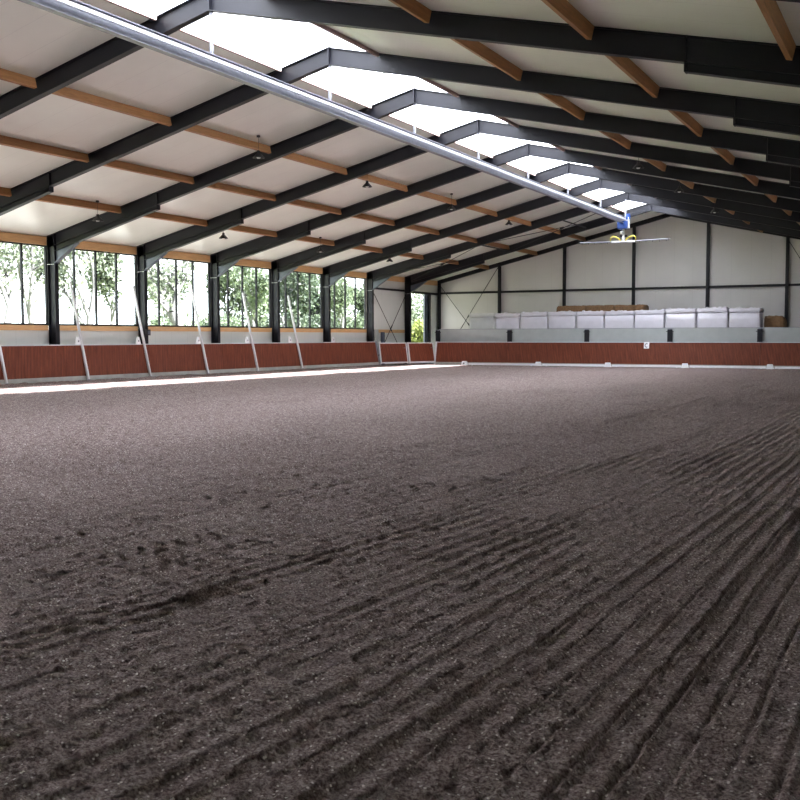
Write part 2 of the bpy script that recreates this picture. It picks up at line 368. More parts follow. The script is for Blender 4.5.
# ---------------------------------------------------------------- portal frames
def rafter_parts(root, sgn):
    m = M['steel']; W = .19; t = .02
    zt = lambda s: ZR - SL * s - .004          # s = distance from the ridge
    e0, e1 = HALF - .42, 10.45
    # column
    c = MB(); xo, xi = HALF - .02, HALF - .42
    c.box(sgn * xo - (t if sgn > 0 else 0), sgn * xo + (0 if sgn > 0 else t), -W / 2, W / 2, 0, zt(xo) - .02)
    c.box(sgn * xi - (0 if sgn > 0 else t), sgn * xi + (t if sgn > 0 else 0), -W / 2, W / 2, 0, zt(xi) - .03)
    c.box(min(sgn * xo, sgn * xi), max(sgn * xo, sgn * xi), -.008, .008, 0, zt(xo) - .05)
    c.box(min(sgn * xo, sgn * xi) - .05, max(sgn * xo, sgn * xi) + .05, -.16, .16, -.02, .03)
    c.build('column', m, root)
    # rafter
    r = MB(); D = .46
    r.prism([(sgn * xo, zt(xo)), (0, zt(0)), (0, zt(0) - t), (sgn * xo, zt(xo) - t)], -W / 2, W / 2)
    r.prism([(sgn * xo, zt(xo) - t), (0, zt(0) - t), (0, zt(0) - D), (sgn * e1, zt(e1) - D), (sgn * xo, zt(xo) - D)], -.008, .008)
    r.prism([(sgn * e0, zt(e0) - D), (0, zt(0) - D), (0, zt(0) - D + t), (sgn * e0, zt(e0) - D + t)], -W / 2, W / 2)
    r.box(min(0, sgn * .02), max(0, sgn * .02), -W / 2 + .001, W / 2 - .001, zt(0) - D - .0, zt(0) - .02)
    r.build('rafter', m, root)
    # tapered haunch under the eaves end of the rafter
    h = MB()
    h.prism([(sgn * xo, zt(xo) - D), (sgn * e1, zt(e1) - D), (sgn * e1, zt(e1) - .62), (sgn * e0, zt(e0) - .68), (sgn * xo, zt(xo) - .68)], -.010, .010)
    h.prism([(sgn * e0, zt(e0) - .68), (sgn * e1, zt(e1) - .62), (sgn * e1, zt(e1) - .60), (sgn * e0, zt(e0) - .66)], -W / 2 - .002, W / 2 + .002)
    h.box(min(sgn * e1, sgn * (e1 + .03)), max(sgn * e1, sgn * (e1 + .03)), -W / 2 - .003, W / 2 + .003, zt(e1) - .63, zt(e1) - .03)
    h.build('haunch', m, root)
    k = MB(); zb = 2.93 + H; e2 = HALF - 1.55
    k.prism([(sgn * e0, zt(e0) - .68), (sgn * e2, zt(e2) - .67), (sgn * e0, zb)], -.010, .010)
    k.prism([(sgn * e2, zt(e2) - .67), (sgn * e0, zb), (sgn * (e0 + .0), zb - .04), (sgn * (e2 - .05), zt(e2) - .69)], -W / 2, W / 2)
    k.build('knee_plate', M['steelblue'], root)
root = thing('portal_frame', '', 'steel portal frame', (XM, fy(6), 0))
rafter_parts(root, -1); rafter_parts(root, 1)
cd_ = MB(); cd_.tube([(-HALF + .40, -.06, 1.5), (-HALF + .40, -.06, 2.95 + H)], .010, 6).build('conduit', M['white'], root)
cd_ = MB(); cd_.tube([(-HALF + .05, -.12, 2.85 + H), (-HALF + .42, -.12, 2.85 + H)], .010, 6).build('conduit', M['white'], root)
frames = [root]
for k in range(5, -6, -1):
    c = dup(root); c.location = (XM, fy(k), 0); frames.append(c)
for i, f in enumerate(frames):
    f['label'] = 'black steel portal frame with tapered haunches, %s from the far gable' % ORD[i] if i else 'black steel portal frame beside the open doorway, nearest the far gable'
    f['group'] = 'portal frames of the riding hall'

# gable frame
gf = thing('gable_frame', 'thin black steel frame set against the far gable wall', 'steel gable frame', (XM, YG - .12, 0))
for sg in (-1, 1):
    a = MB(); zt = lambda s: ZR - SL * s
    a.prism([(sg * HALF, zt(HALF)), (0, zt(0)), (0, zt(0) - .26), (sg * HALF, zt(HALF) - .26)], -.09, .09); a.build('rafter', M['steel'], gf)
for j in range(8):
    x = -HALF + .05 + 4.58 * j
    if x > 13.5: x = HALF - .1
    if j == 0: x = -HALF + .10
    a = MB(); zt_ = ZR - SL * abs(x) - .24
    a.box(x - .09, x + .09, -.09, -.07, 0, zt_).box(x - .09, x + .09, .07, .09, 0, zt_).box(x - .008, x + .008, -.08, .08, 0, zt_)
    a.build('post', M['steel'], gf)
zg = 3.06 + H
MB().box(-HALF, HALF, -.03, .09, zg - .07, zg + .07).build('rail', M['steel'], gf)

# eaves and sill timbers of the window wall
n = 1
for nm, (z0, z1) in (('eaves', (3.60 + H, 3.92 + H)), ('sill', (.29 + H, .49 + H))):
    for k in range(-6, 6 if nm == 'sill' else 7):
        y0, y1 = fy(k) + .11, fy(k + 1) - .11
        if k == 6: y1 = YG - .25
        struct(MB().box(W0 + .003, W0 + .12, y0, y1, z0, z1), 'trim_%d' % n, M['timber']); n += 1
struct(MB().box(W0 + .01, W0 + .12, fy(5) + .11, fy(6) - .11, 2.98 + H, 3.10 + H).box(W0 + .01, W0 + .12, fy(6) + .11, YG - .25, 2.95 + H, 3.08 + H), 'trim_%d' % n, M['steel'])

# windows (one per bay, four panes each)
wn = 1
for k in range(4, -7, -1):
    y0, y1 = fy(k) + .26, fy(k + 1) - .02
    fr = MB(); t = .06; xa, xb = W0 - .10, W0 - .01
    fr.box(xa, xb, y0, y1, ZS - .02, ZS + t).box(xa, xb, y0, y1, ZT - t, ZT + .0)
    for i in range(5):
        y = y0 + (y1 - y0) * i / 4; fr.box(xa, xb, max(y - .035, y0), min(y + .035, y1), ZS, ZT)
    fr.box(xa, xb, fy(k) - .02, y0, ZS - .02, ZT)
    o = struct(fr, 'window_%d' % wn, M['steel'])
    MB().box(W0 - .06, W0 - .052, y0 + .02, y1 - .02, ZS + .02, ZT - .02).build('pane', M['glass'], o)
    wn += 1
# doorway in the last bay: frame and the slid-back leaf
d = MB(); d.box(W0 - .14, W0 + .03, DY0 - .12, DY0, 0, DZ + .12).box(W0 - .14, W0 + .03, DY1, DY1 + .12, 0, DZ + .12).box(W0 - .14, W0 + .03, DY0, DY1, DZ, DZ + .12)
struct(d, 'door_1', M['steel'])
leaf = MB().box(W0 - .32, W0 - .22, DY1 - .35, DY1 + 2.6, -.02, DZ + .05)
lf = tag(leaf.build('sliding_door', M['steelblue']), 'blue grey sliding door leaf pushed open at the doorway', 'door')

# ---------------------------------------------------------------- purlins
rows = [(-26.6, 'window-side row nearest the eaves'), (-23.15, 'window-side row halfway up the slope'), (-19.85, 'window-side row nearest the rooflight'),
        (2 * XM + 19.85, 'shaded slope row nearest the rooflight'), (2 * XM + 23.15, 'shaded slope row halfway down'), (2 * XM + 26.6, 'shaded slope row nearest the eaves')]
base = None
def purlin(L):
    mb = MB().box(-.05, .05, -L / 2, L / 2, -.25, -.004); return mb
for k in range(6, -6, -1):
    y0, y1 = fy(k) + .10, (fy(k + 1) - .10 if k < 6 else YG - .22)
    for x, nm in rows:
        if base is None or k == 6:
            o = purlin(y1 - y0).build('purlin', M['purlin'])
            if k < 6: base = o
        elif k == 5 and x == rows[0][0]: o = base = purlin(y1 - y0).build('purlin', M['purlin'])
        else: o = base.copy(); C.objects.link(o)
        o.location = (x, (y0 + y1) / 2, roof(x)); o.rotation_euler = (0, -math.atan(SL) * (1 if x < XM else -1), 0)
        tag(o, 'brown timber purlin, %s, %s bay from far gable' % (nm, ORD[6 - k]), 'purlin', 'timber purlins under the roof')

# ---------------------------------------------------------------- bracing rods
def rod(p, q, label, r=.022):
    a = thing('brace_rod', label, 'brace rod', p, 0, 'steel cross bracing')
    d = Vector(q) - Vector(p)
    MB().tube([(0, 0, 0), d], r, 6).build('rod', M['steel'], a)
    u = d.normalized(); MB().tube([d * .5 - u * .12, d * .5 + u * .12], r * 1.9, 6).build('turnbuckle', M['steel'], a)
XB = XL + .30
rod((XB, fy(5) + .15, 2.85 + H), (XB, fy(6) - .15, -.1), 'black diagonal rod falling towards the doorway in the blind wall bay')
rod((XB + .05, fy(6) - .15, 3.2 + H), (XB + .05, fy(5) + .15, -.1), 'black diagonal rod rising towards the doorway in the blind wall bay')
yb = YG - .26
gx = [-30.3] + [-30.37 + 4.58 * j for j in range(1, 8)]
rod((gx[0] + .1, yb, 3.6 + H), (gx[1], yb, -.1), 'black diagonal rod on the gable falling from the hall corner')
rod((gx[1], yb - .06, 4.75 + H), (gx[0] + .1, yb - .06, -.1), 'black diagonal rod on the gable rising from the hall corner')
rod((gx[5] + .1, yb, 5.6 + H), (gx[6], yb, -.1), 'black diagonal rod on the gable behind the shaded slope')
sx = [XL + .5, -23.1, XM - .3]
for i, (a_, b_) in enumerate(((sx[0], sx[1]), (sx[1], sx[2]))):
    w = ('between eaves and mid slope', 'between mid slope and ridge')[i]
    zz = lambda x: roof(x) - .36
    rod((a_, fy(5) + .12, zz(a_)), (b_, fy(6) - .12, zz(b_)), 'black roof rod climbing away from the hall centre, ' + w, .02)
    rod((a_, fy(6) - .12, zz(a_) - .05), (b_, fy(5) + .12, zz(b_) - .05), 'black roof rod climbing back towards the hall centre, ' + w, .02)
for x, nm in ((-23.1, 'half way up the window side slope'), (-18.2, 'close to the rooflight on the window side')):
    o = MB().tube([(x, fy(5) + .1, roof(x) - .33), (x, fy(6) - .1, roof(x) - .33)], .04, 8).build('roof_strut', M['steel'])
    tag(o, 'black tubular roof strut ' + nm, 'strut')

# ---------------------------------------------------------------- kickboards
KT, KB = 1.46, .25
lk = thing('kickboard', 'long red brown kickboard along the window wall', 'kickboard', (-29.6, 53.05, 0))
yy = 53.05; n = 0
while yy > YF + 1:
    y0 = max(yy - 5, YF + .6)
    a = MB(); a.prism([(0, KB), (-.25, KT), (-.30, KT), (-.05, KB)], y0 + .004 - 53.05, yy - .004 - 53.05); a.build('board_panel', M['kick'], lk)
    yy -= 5
L0 = YF + .6 - 53.05
MB().prism([(.012, .0), (.012, KB + .0), (-.10, KB + .0), (-.10, .0)], L0, 0).build('concrete_kerb', M['concrete'], lk)
MB().prism([(-.22, KT), (-.22, KT + .035), (-.34, KT + .035), (-.34, KT)], L0, 0).build('top_rail', M['white'], lk)
MB().prism([(.0, -.05), (.05, -.05), (-.20, KT + .06), (-.27, KT + .06)], .0, .14).build('end_post', M['galv'], lk)
BX0, BX1 = -27.95, 1.0
bk = thing('kickboard', 'red brown kickboard across the far end of the arena', 'kickboard', (BX0, 57.6, 0))
x = BX0
while x < BX1 - .1:
    x1 = min(x + 4.95, BX1)
    MB().prism([(0, .18), (.25, 1.43), (.30, 1.43), (.05, .18)], x - BX0 + .004, x1 - BX0 - .004, 'yz').build('board_panel', M['kick'], bk); x = x1
MB().prism([(-.012, -.04), (-.012, .18), (.1, .18), (.1, -.04)], 0, BX1 - BX0, 'yz').build('concrete_kerb', M['concrete'], bk)
MB().prism([(.22, 1.43), (.22, 1.465), (.34, 1.465), (.34, 1.43)], 0, BX1 - BX0, 'yz').build('top_rail', M['white'], bk)
MB().prism([(-.03, -.02), (-.07, -.02), (.20, 1.48), (.27, 1.48)], -.09, .0, 'yz').build('end_post', M['white'], bk)
# gates
def gate(p, q, label):
    p, q = Vector(p), Vector(q); L = (q - p).length; ang = math.atan2(q.y - p.y, q.x - p.x)
    g = thing('kickboard_gate', label, 'gate', p, ang, 'gates at the hall corner')
    # local x runs along the gate, local -y faces the arena
    MB().prism([(-.10, .24), (.10, 1.37), (.15, 1.37), (-.05, .24)], .06, L - .06, 'yz').build('boarding', M['kick'], g)
    f = MB()
    f.prism([(-.12, .16), (-.12, .24), (-.04, .24), (-.04, .16)], .0, L, 'yz').prism([(.09, 1.37), (.09, 1.43), (.16, 1.43), (.16, 1.37)], 0, L, 'yz')
    for u in (0, L - .07): f.prism([(-.125, .12), (.085, 1.44), (.165, 1.44), (-.045, .12)], u, u + .07, 'yz')
    f.build('frame', M['white'], g)
    MB().box(L * .5 - .02, L * .5 + .02, .13, .22, .3, 1.3).build('stiffener', M['galv'], g)
    MB().tube([(L - .25, .05, 1.1), (L - .25, -.03, 1.1), (L - .12, -.03, 1.1)], .015, 8).build('latch', M['galv'], g)
A, B = Vector((-29.62, 53.25, 0)), Vector((-28.08, 57.75, 0)); Mi = (A + B) / 2; u = (B - A).normalized() * .06
gate(A, Mi - u, 'red brown boarded gate in white frame, next to the window side kickboard')
gate(Mi + u, B - u, 'red brown boarded gate in white frame, next to the far end kickboard')
MB_ = MB().box(-.05, .05, -.05, .05, -.05, .14)
tag(MB().prism([(0, -.12), (.9, -.12), (.9, .1), (0, .1)], -29.9, -28.0, 'yz').build('concrete_sill', M['concrete'], loc=(0, 57.9, 0)), 'low grey concrete sill under the corner gates', 'sill')

# short concrete return behind the left end
r_ = thing('concrete_panel', 'short grey concrete panel in the corner behind the gates', 'concrete panel', (-30.15, 53.5, 0))
MB().box(-.05, .05, 0, .45, 0, 2.24).build('slab', M['panel_conc'], r_)
tag(MB().box(-.1, .1, -.1, .1, 0, 2.08).build('partition_post', M['steelblue'], loc=(-29.90, 54.12, 0), bevel=.01), 'dark blue steel post beside the short corner panel', 'post')

# partition behind far kickboard
px = [-28.1, -23.12, -18.15, -13.2, -8.25, -3.3, 1.55]; YP = 58.30; PH = .505 + H
for i, (a_, b_) in enumerate(zip(px, px[1:])):
    o = thing('concrete_panel', 'grey concrete partition panel behind far kickboard, %s from the doorway' % ORD[i], 'concrete panel', ((a_ + b_) / 2, YP + .12, 0), 0, 'concrete partition panels')
    w = (b_ - a_) / 2 - .01
    MB().box(-w, w, -.07, .07, -.1, PH - .002).build('slab', M['panel_conc'], o, bevel=.012)
    MB().box(-w, w, -.075, .075, PH - .002, PH + .02).build('edge_strip', M['galv'], o)
o0 = None
for i, x in enumerate(px[:-1]):
    lab = 'black steel post holding the grey partition, %s from the doorway' % ORD[i]
    if o0 is None:
        o0 = thing('partition_post', lab, 'post', (x, YP - .04, 0), 0, 'partition posts'); z1 = PH - .08
        MB().box(-.13, .13, -.08, -.065, 0, z1).box(-.13, .13, .065, .078, 0, z1).box(-.01, .01, -.075, .075, 0, z1).build('upright', M['steel'], o0)
        MB().box(-.2, .2, -.05, .05, PH - .22, PH - .18).build('clamp', M['steel'], o0)
        MB().box(-.11, .11, -.07, .07, z1, z1 + .05).build('cap', M['galv'], o0)
    else:
        c = dup(o0); c.location.x = x; c['label'] = lab

# letter plate C on the far kickboard
s = thing('letter_plate', 'small white plate with the letter C on the far kickboard', 'letter plate', (-14.42, 57.80, 1.26))
s.rotation_euler = (math.atan2(-.25, 1.25), 0, 0)
MB().box(-.155, .155, -.035, -.015, -.18, .19).build('plate', M['whiteplastic'], s, bevel=.01)
cm = MB(); ro, ri = .105, .062; pts = []
import math as _m
n = 14
for i in range(n):
    t0 = _m.radians(50 + 260 * i / n); t1 = _m.radians(50 + 260 * (i + 1) / n)
    cm.prism([(ro * _m.cos(t0), 1.2 * ro * _m.sin(t0)), (ro * _m.cos(t1), 1.2 * ro * _m.sin(t1)), (ri * _m.cos(t1), 1.3 * ri * _m.sin(t1)), (ri * _m.cos(t0), 1.3 * ri * _m.sin(t0))], -.040, -.034)
cm.build('letter', M['ink'], s)

# white ring rails and blocks on the sand
blx = [-25.75, -20.85, -16.55, -12.1, -7.55, -3.0]
for i, x in enumerate(blx):
    b = thing('rail_block', 'white plastic block on the sand, %s from the doorway' % ORD[i], 'rail block', (x, 57.25, -.01), 0, 'white rail blocks')
    MB().add([(-.20, -.13, 0), (.20, -.13, 0), (.20, .13, 0), (-.20, .13, 0), (-.14, -.09, .27), (.14, -.09, .27), (.14, .09, .27), (-.14, .09, .27)],
             [(3, 2, 1, 0), (4, 5, 6, 7), (0, 1, 5, 4), (1, 2, 6, 5), (2, 3, 7, 6), (3, 0, 4, 7)]).build('body', M['whiteplastic'], b, bevel=.02)
    if i == 0: MB().box(-.045, .045, -.135, -.10, .09, .18).build('mark', M['ink'], b)
for i in range(len(blx)):
    x0 = blx[i] + .23; x1 = (blx[i + 1] - .23) if i + 1 < len(blx) else .9
    o = thing('ground_rail', 'white rail lying along the kickboard foot, %s from the doorway' % ORD[i], 'ground rail', (x0, 57.33, 0), 0, 'white ground rails')
    MB().box(0, x1 - x0, -.03, .03, .02, .14).build('board', M['whiteplastic'], o, bevel=.012)
    for q in (.25, x1 - x0 - .25): MB().box(q - .03, q + .03, -.06, .06, -.01, .06).build('foot', M['whiteplastic'], o)

# leaning white poles and small markers on the window side
poles = [25.15, 29.15, 32.72, 36.6, 40.5, 44.5]
pw = ['closest to the camera', 'second from the camera', 'third from the camera', 'fourth from the camera', 'fifth from the camera', 'farthest from the camera']
for i, y in enumerate(poles):
    o = thing('leaning_pole', 'long white pole leaning on the window wall, ' + pw[i], 'pole', (-29.47, y, .02), 0, 'white leaning poles')
    top = Vector((-.88, -.05, 2.22 + H)); MB().bar((0, 0, 0), top, .10, .07, (0, 1, 0)).build('shaft', M['white'], o, bevel=.01)
    MB().bar((.01, 0, -.02), top * .02, .12, .09, (0, 1, 0)).build('end_cap', M['galv'], o)
for i, y in enumerate([29.0, 32.42, 36.4, 40.15, 43.9, 48.25]):
    o = thing('marker_cone', 'small white marker on the kickboard rail, %s from the camera' % ORD[i], 'marker', (-29.88, y, KT + .037), 0, 'white markers on the kickboard rail')
    MB().add([(-.05, -.13, 0), (.05, -.13, 0), (.05, .13, 0), (-.05, .13, 0), (-.04, -.05, .30), (.03, -.05, .30), (.03, .05, .30), (-.04, .05, .30)],
             [(3, 2, 1, 0), (4, 5, 6, 7), (0, 1, 5, 4), (1, 2, 6, 5), (2, 3, 7, 6), (3, 0, 4, 7)]).build('body', M['whiteplastic'], o, bevel=.012)
    MB().box(.036, .044, -.035, .035, .08, .16).build('mark', M['galv'], o)
o = thing('junction_box', 'black box fixed on the window column behind a leaning pole', 'junction box', (-30.02, 33.1, 1.86))
MB().box(0, .14, -.12, .12, 0, .26).build('housing', M['blackp'], o, bevel=.015); MB().box(.14, .155, -.08, .08, .04, .2).build('lid', M['steelblue'], o)

# ---------------------------------------------------------------- pendant lamps
def lamp():
    o = thing('pendant_lamp', '', 'lamp', (0, 0, 0), 0, 'black pendant lamps')
    MB().tube([(0, 0, .16), (0, 0, .62)], .006, 6).build('cord', M['blackp'], o)
    MB().lathe([(.0, .18), (.05, .17), (.055, .09), (.10, .05), (.19, -.05), (.19, -.07), (.18, -.07), (.09, .035), (0, .05)], 20).build('shade', M['blackp'], o, smooth=True)
    MB().lathe([(0, -.09), (.05, -.08), (.075, -.03), (.04, .04), (0, .05)], 14).build('bulb', M['bulb'], o, smooth=True)
    MB().lathe([(0, .66), (.06, .66), (.06, .60), (0, .60)], 12).build('ceiling_cup', M['blackp'], o)
    return o
lp = [(-26.4, y, 0) for y in (26.7, 33.9, 41.5, 48.6)] + [(-19.4, y, 1) for y in (26.8, 33.9, 41.65, 48.7)] + [(-8.85, y, 2) for y in (34.0, 40.3, 47.7)]
rown = ['in the row above the windows', 'in the row beside the rooflight', 'under the shaded roof slope']
cnt = {}
l0 = lamp()
for i, (x, y, r) in enumerate(lp):
    o = l0 if i == 0 else dup(l0)
    o.location = (x, y, roof(x) - .655)
    cnt[r] = cnt.get(r, 0) + 1
    o['label'] = 'black hooded pendant lamp %s, %s from the camera' % (rown[r], ORD[cnt[r] - 1])

# ---------------------------------------------------------------- sprinkler rail, trolley and boom
RZ = 6.20 + H; RY1 = 52.75
ra = thing('overhead_rail', 'long grey steel rail hanging below the rooflight', 'overhead rail', (XM, RY1, RZ))
L = RY1 - 8
b = MB(); b.box(-.09, .09, -L, 0, -.22, -.20).box(-.09, .09, -L, 0, .10, .12).box(-.012, .012, -L, 0, -.21, .11); b.build('beam', M['galv'], ra)
for k in range(-4, 6):
    y = fy(k) - RY1
    if y > 0: y = -.1
    zt = ZR - .468 - RZ
    MB().box(-.03, .03, y - .03, y + .03, .12, zt).build('hanger', M['galv'], ra)
b = MB().box(.10, .14, -L, -.3, -.05, .03).build('cable_track', M['white'], ra)
t = thing('sprinkler_boom', 'wide sprinkler boom with blue trolley hanging from the overhead rail', 'sprinkler boom', (XM, RY1 - .45, 5.48 + H))
MB().box(-.27, .27, -.3, .3, .20, .60).build('trolley', M['blue'], t, bevel=.03)
MB().box(-.31, -.27, -.1, .1, .24, .70).build('side_plate', M['white'], t); MB().box(.27, .31, -.12, .12, .24, .8).build('side_plate', M['white'], t)
MB().lathe([(0, .70), (.11, .70), (.11, .98), (0, .98)], 14, (.24, 0, 0)).build('motor', M['blue'], t)
MB().box(-.05, .05, -.05, .05, -.42, .42).build('mast', M['white'], t)
MB().box(-.62, .62, -.07, .07, -.50, -.40).build('crosshead', M['white'], t)
MB().lathe([(0, .08), (.09, .06), (.11, 0), (.09, -.06), (0, -.08)], 12, (-.06, -.06, .02)).build('valve', M['whiteplastic'], t, smooth=True)
MB().box(-.2, .2, .04, .1, -.22, -.10).build('bracket', M['blackp'], t)
for sg in (-1, 1):
    pts = [(sg * .12, -.06, -.42), (sg * .22, -.06, -.30), (sg * .38, -.06, -.20), (sg * .55, -.06, -.16), (sg * .66, -.06, -.24), (sg * .68, -.06, -.42)]
    MB().tube(pts, .03, 8).build('hose', M['yellow'], t, smooth=True)
    MB().tube([(sg * .6, 0, -.45), (sg * 2.35, 0, -.42)], .032, 8).build('boom_arm', M['galv'], t)
    nz = MB()
    for q in range(5): nz.tube([(sg * (.85 + .35 * q), 0, -.45), (sg * (.85 + .35 * q), 0, -.53)], .016, 6)
    nz.build('nozzle_row', M['blackp'], t)
    MB().tube([(sg * 2.35, 0, -.42), (sg * 2.43, 0, -.42)], .04, 8).build('end_cap', M['blackp'], t)

# ---------------------------------------------------------------- wrapped bales behind the partition
bx = [-26.55, -24.72, -23.02, -21.15, -19.32, -17.53, -15.68, -13.85, -12.0, -10.2, -8.42]
def bale(i, x0, x1):
    w = x1 - x0 - .09; hgt = 1.66 + H + (.0, -.03, .0, .02, .02, .02, .05, .11, .12, .10)[i]; dpt = 1.25
    lab = ['plain grey white wrapped bale at the doorway end of the row'] + ['white plastic wrapped bale behind the partition, %s from the doorway end' % ORD[j] for j in range(1, 9)] + ['white plastic wrapped bale at the end beside the brown bale']
    o = thing('wrapped_bale', lab[i], 'wrapped bale', ((x0 + x1) / 2, 60.35, -.12), 0, 'wrapped bales in a row')
    m = M['wrapgrey'] if i < 1 else M['wrap']
    # lower body and upper cap with soft, lumpy film
    def blob(z0, z1, ins, seed, amp, parent, name, mm):
        nx_, ny_, nz_ = 14, 8, 8; r = random.Random(seed); vs = []; fs = []; ids = {}
        def P(a, b, c):
            k = (a, b, c)
            if k in ids: return ids[k]
            u, v, q = a / nx_, b / ny_, c / nz_
            X = (u - .5) * (w - ins); Y = (v - .5) * (dpt - ins); Z = z0 + (z1 - z0) * q
            rr = .07
            ex = min(u, 1 - u) * w; ey = min(v, 1 - v) * dpt; ez = min(q, 1 - q) * (z1 - z0)
            if ex < rr and ez < rr: X *= 1 - .02; 
            bul = 4 * q * (1 - q); 
            if a in (0, nx_): X *= 1 + .02 * bul
            if b in (0, ny_): Y *= 1 + .04 * bul * (4 * u * (1 - u))
            X += r.uniform(-1, 1) * amp * .3; Y += r.uniform(-1, 1) * amp; Z += r.uniform(-1, 1) * amp * (1.6 if c == nz_ else .2)
            ids[k] = len(vs); vs.append((X, Y, Z)); return ids[k]
        for a in range(nx_):
            for b in range(ny_):
                fs.append((P(a, b, 0), P(a, b + 1, 0), P(a + 1, b + 1, 0), P(a + 1, b, 0))); fs.append((P(a, b, nz_), P(a + 1, b, nz_), P(a + 1, b + 1, nz_), P(a, b + 1, nz_)))
        for a in range(nx_):
            for c in range(nz_):
                fs.append((P(a, 0, c), P(a + 1, 0, c), P(a + 1, 0, c + 1), P(a, 0, c + 1))); fs.append((P(a, ny_, c), P(a, ny_, c + 1), P(a + 1, ny_, c + 1), P(a + 1, ny_, c)))
        for b in range(ny_):
            for c in range(nz_):
                fs.append((P(0, b, c), P(0, b, c + 1), P(0, b + 1, c + 1), P(0, b + 1, c))); fs.append((P(nx_, b, c), P(nx_, b + 1, c), P(nx_, b + 1, c + 1), P(nx_, b, c + 1)))
        return MB().add(vs, fs).build(name, mm, parent, smooth=True)
    hh = hgt
    blob(.02, hh * .925, .0, i, .006, o, 'body', m)
    blob(hh * .929, hh, -.03, i + 50, .014, o, 'top_wrap', m)
    if i > 0:
        r = random.Random(i + 9)
        for q in range(r.randint(5, 8)):
            cx = r.uniform(-w / 2 + .15, w / 2 - .15); cy = r.uniform(-dpt / 2 + .05, dpt / 2 - .2); rr = r.uniform(.05, .12)
            pr = [(0, -.03), (rr * 1.3, -.01), (rr, .03 + rr * .3), (rr * .5, rr * .75), (0, rr * .8)]
            MB().lathe([(a_ * r.uniform(.8, 1.2), z_) for a_, z_ in pr], 7, (cx, cy, hh)).build('film_tuft', m, o, smooth=True)
    pl = MB()
    for q in (-.4, 0, .4): pl.box(-w / 2 + .05, w / 2 - .05, q * dpt - .05, q * dpt + .05, 0, .02)
    pl.build('pallet', M['purlin'], o)
for i in range(10): bale(i, bx[i], bx[i + 1])
# brown hay behind and beside
def hay(x0, x1, y0, y1, top, label, slope=0):
    r = random.Random(int(x0 * 10)); o = thing('hay_bale', label, 'hay bale', ((x0 + x1) / 2, (y0 + y1) / 2, -.12))
    w, dd = (x1 - x0) / 2, (y1 - y0) / 2; hh = top + .12
    nn = 22; prof = []
    vs = []; fs = []
    for a in range(nn + 1):
        u = -w + 2 * w * a / nn; e = min(a, nn - a); tz = hh - (.07 if e == 0 else 0) + r.uniform(-.03, .02) - slope * max(0, a - nn * .8) / nn
        row = [(u, -dd, 0), (u, -dd + r.uniform(-.03, .03), hh * .5), (u, -dd + r.uniform(-.03, .03), tz - .12), (u, -dd + .1, tz), (u, dd - .1, tz), (u, dd, tz - .12), (u, dd, 0)]
        vs += row
    m_ = 7
    fs = [(a * m_ + b, (a + 1) * m_ + b, (a + 1) * m_ + b + 1, a * m_ + b + 1) for a in range(nn) for b in range(m_ - 1)] + [tuple(range(m_)), tuple(range(nn * m_ + m_ - 1, nn * m_ - 1, -1))]
    MB().add(vs, fs).build('straw_block', M['straw'], o, smooth=True)
    st = MB()
    for q in (-.5, .5): st.box(q * w - .012, q * w + .012, -dd - .035, dd + .02, 0, hh - .15)
    st.build('twine', M['straw'], o)
xs_ = [-21.1, -19.2, -17.35, -15.5]
for i in range(3): hay(xs_[i] + .01, xs_[i + 1] - .01, 61.2, 62.6, 1.99 + H, 'big brown hay bale standing behind the white bales, ' + ['doorway end', 'middle one', 'end nearest the lettered plate'][i])
hay(-8.3, -7.2, 60.2, 61.4, 1.20 + H, 'lower brown bale beside the last white bale', 1.4)

# ---------------------------------------------------------------- trees outside
def tree(name, label, cat, x, y, hgt, r0, leaf, nleaf, spread, low=.3, lean=(0, 0), seed=0, ls=.21, group='trees outside the windows', clus=None):
    r = random.Random(seed); o = thing(name, label, cat, (x, y, -.15), 0, group)
    tr = MB(); tips = []
    def grow(p, d, L, rad, lev):
        pts = [p]; q = p.copy(); dd = d.copy(); n_ = 5
        for i in range(n_):
            dd = (dd + Vector((r.uniform(-.13, .13), r.uniform(-.13, .13), r.uniform(-.03, .06)))).normalized(); q = q + dd * (L / n_); pts.append(q.copy())
        tr.tube(pts, rad, 7 if lev == 0 else 5, rad * .55, cap=False)
        if lev >= 1: tips.extend(pts[2:])
        if lev < 3:
            for k in range(3 if lev == 0 else 3):
                t_ = r.uniform(.55, 1) if k else 1.0; b = pts[max(1, int(t_ * n_))]
                an = r.uniform(0, 6.28); sp = r.uniform(.35, .8)
                nd = (dd + Vector((math.cos(an) * sp, math.sin(an) * sp, r.uniform(.0, .35)))).normalized()
                grow(b, nd, L * r.uniform(.5, .72), rad * .5, lev + 1)
    d0 = Vector((lean[0], lean[1], 1)).normalized()
    grow(Vector((0, 0, 0)), d0, hgt * low, r0, 0)
    mz = max(v[2] for v in tr.v)
    tr.v = [(a * spread, b * spread, c) for a, b, c in tr.v]
    tr.build('trunk', M['bark'], o, smooth=True)
    lv = MB(); 
    for i in range(nleaf):
        b = r.choice(tips); c = Vector((b.x * spread + r.gauss(0, .35), b.y * spread + r.gauss(0, .35), b.z + r.gauss(0, .35)))
        a1 = Vector((r.gauss(0, 1), r.gauss(0, 1), r.gauss(0, 1))).normalized(); a2 = a1.cross(Vector((r.gauss(0, 1), r.gauss(0, 1), r.gauss(0, 1)))).normalized(); s_ = ls * r.uniform(.6, 1.2)
        lv.add([c - a1 * s_, c - a2 * s_ * .45, c + a1 * s_, c + a2 * s_ * .45], [(0, 1, 2, 3)])
    me = bpy.data.meshes.new('foliage'); me.from_pydata(lv.v, [], lv.f); me.materials.append(leaf)
    f = bpy.data.objects.new('foliage', me); C.objects.link(f); f.parent = o
    return o
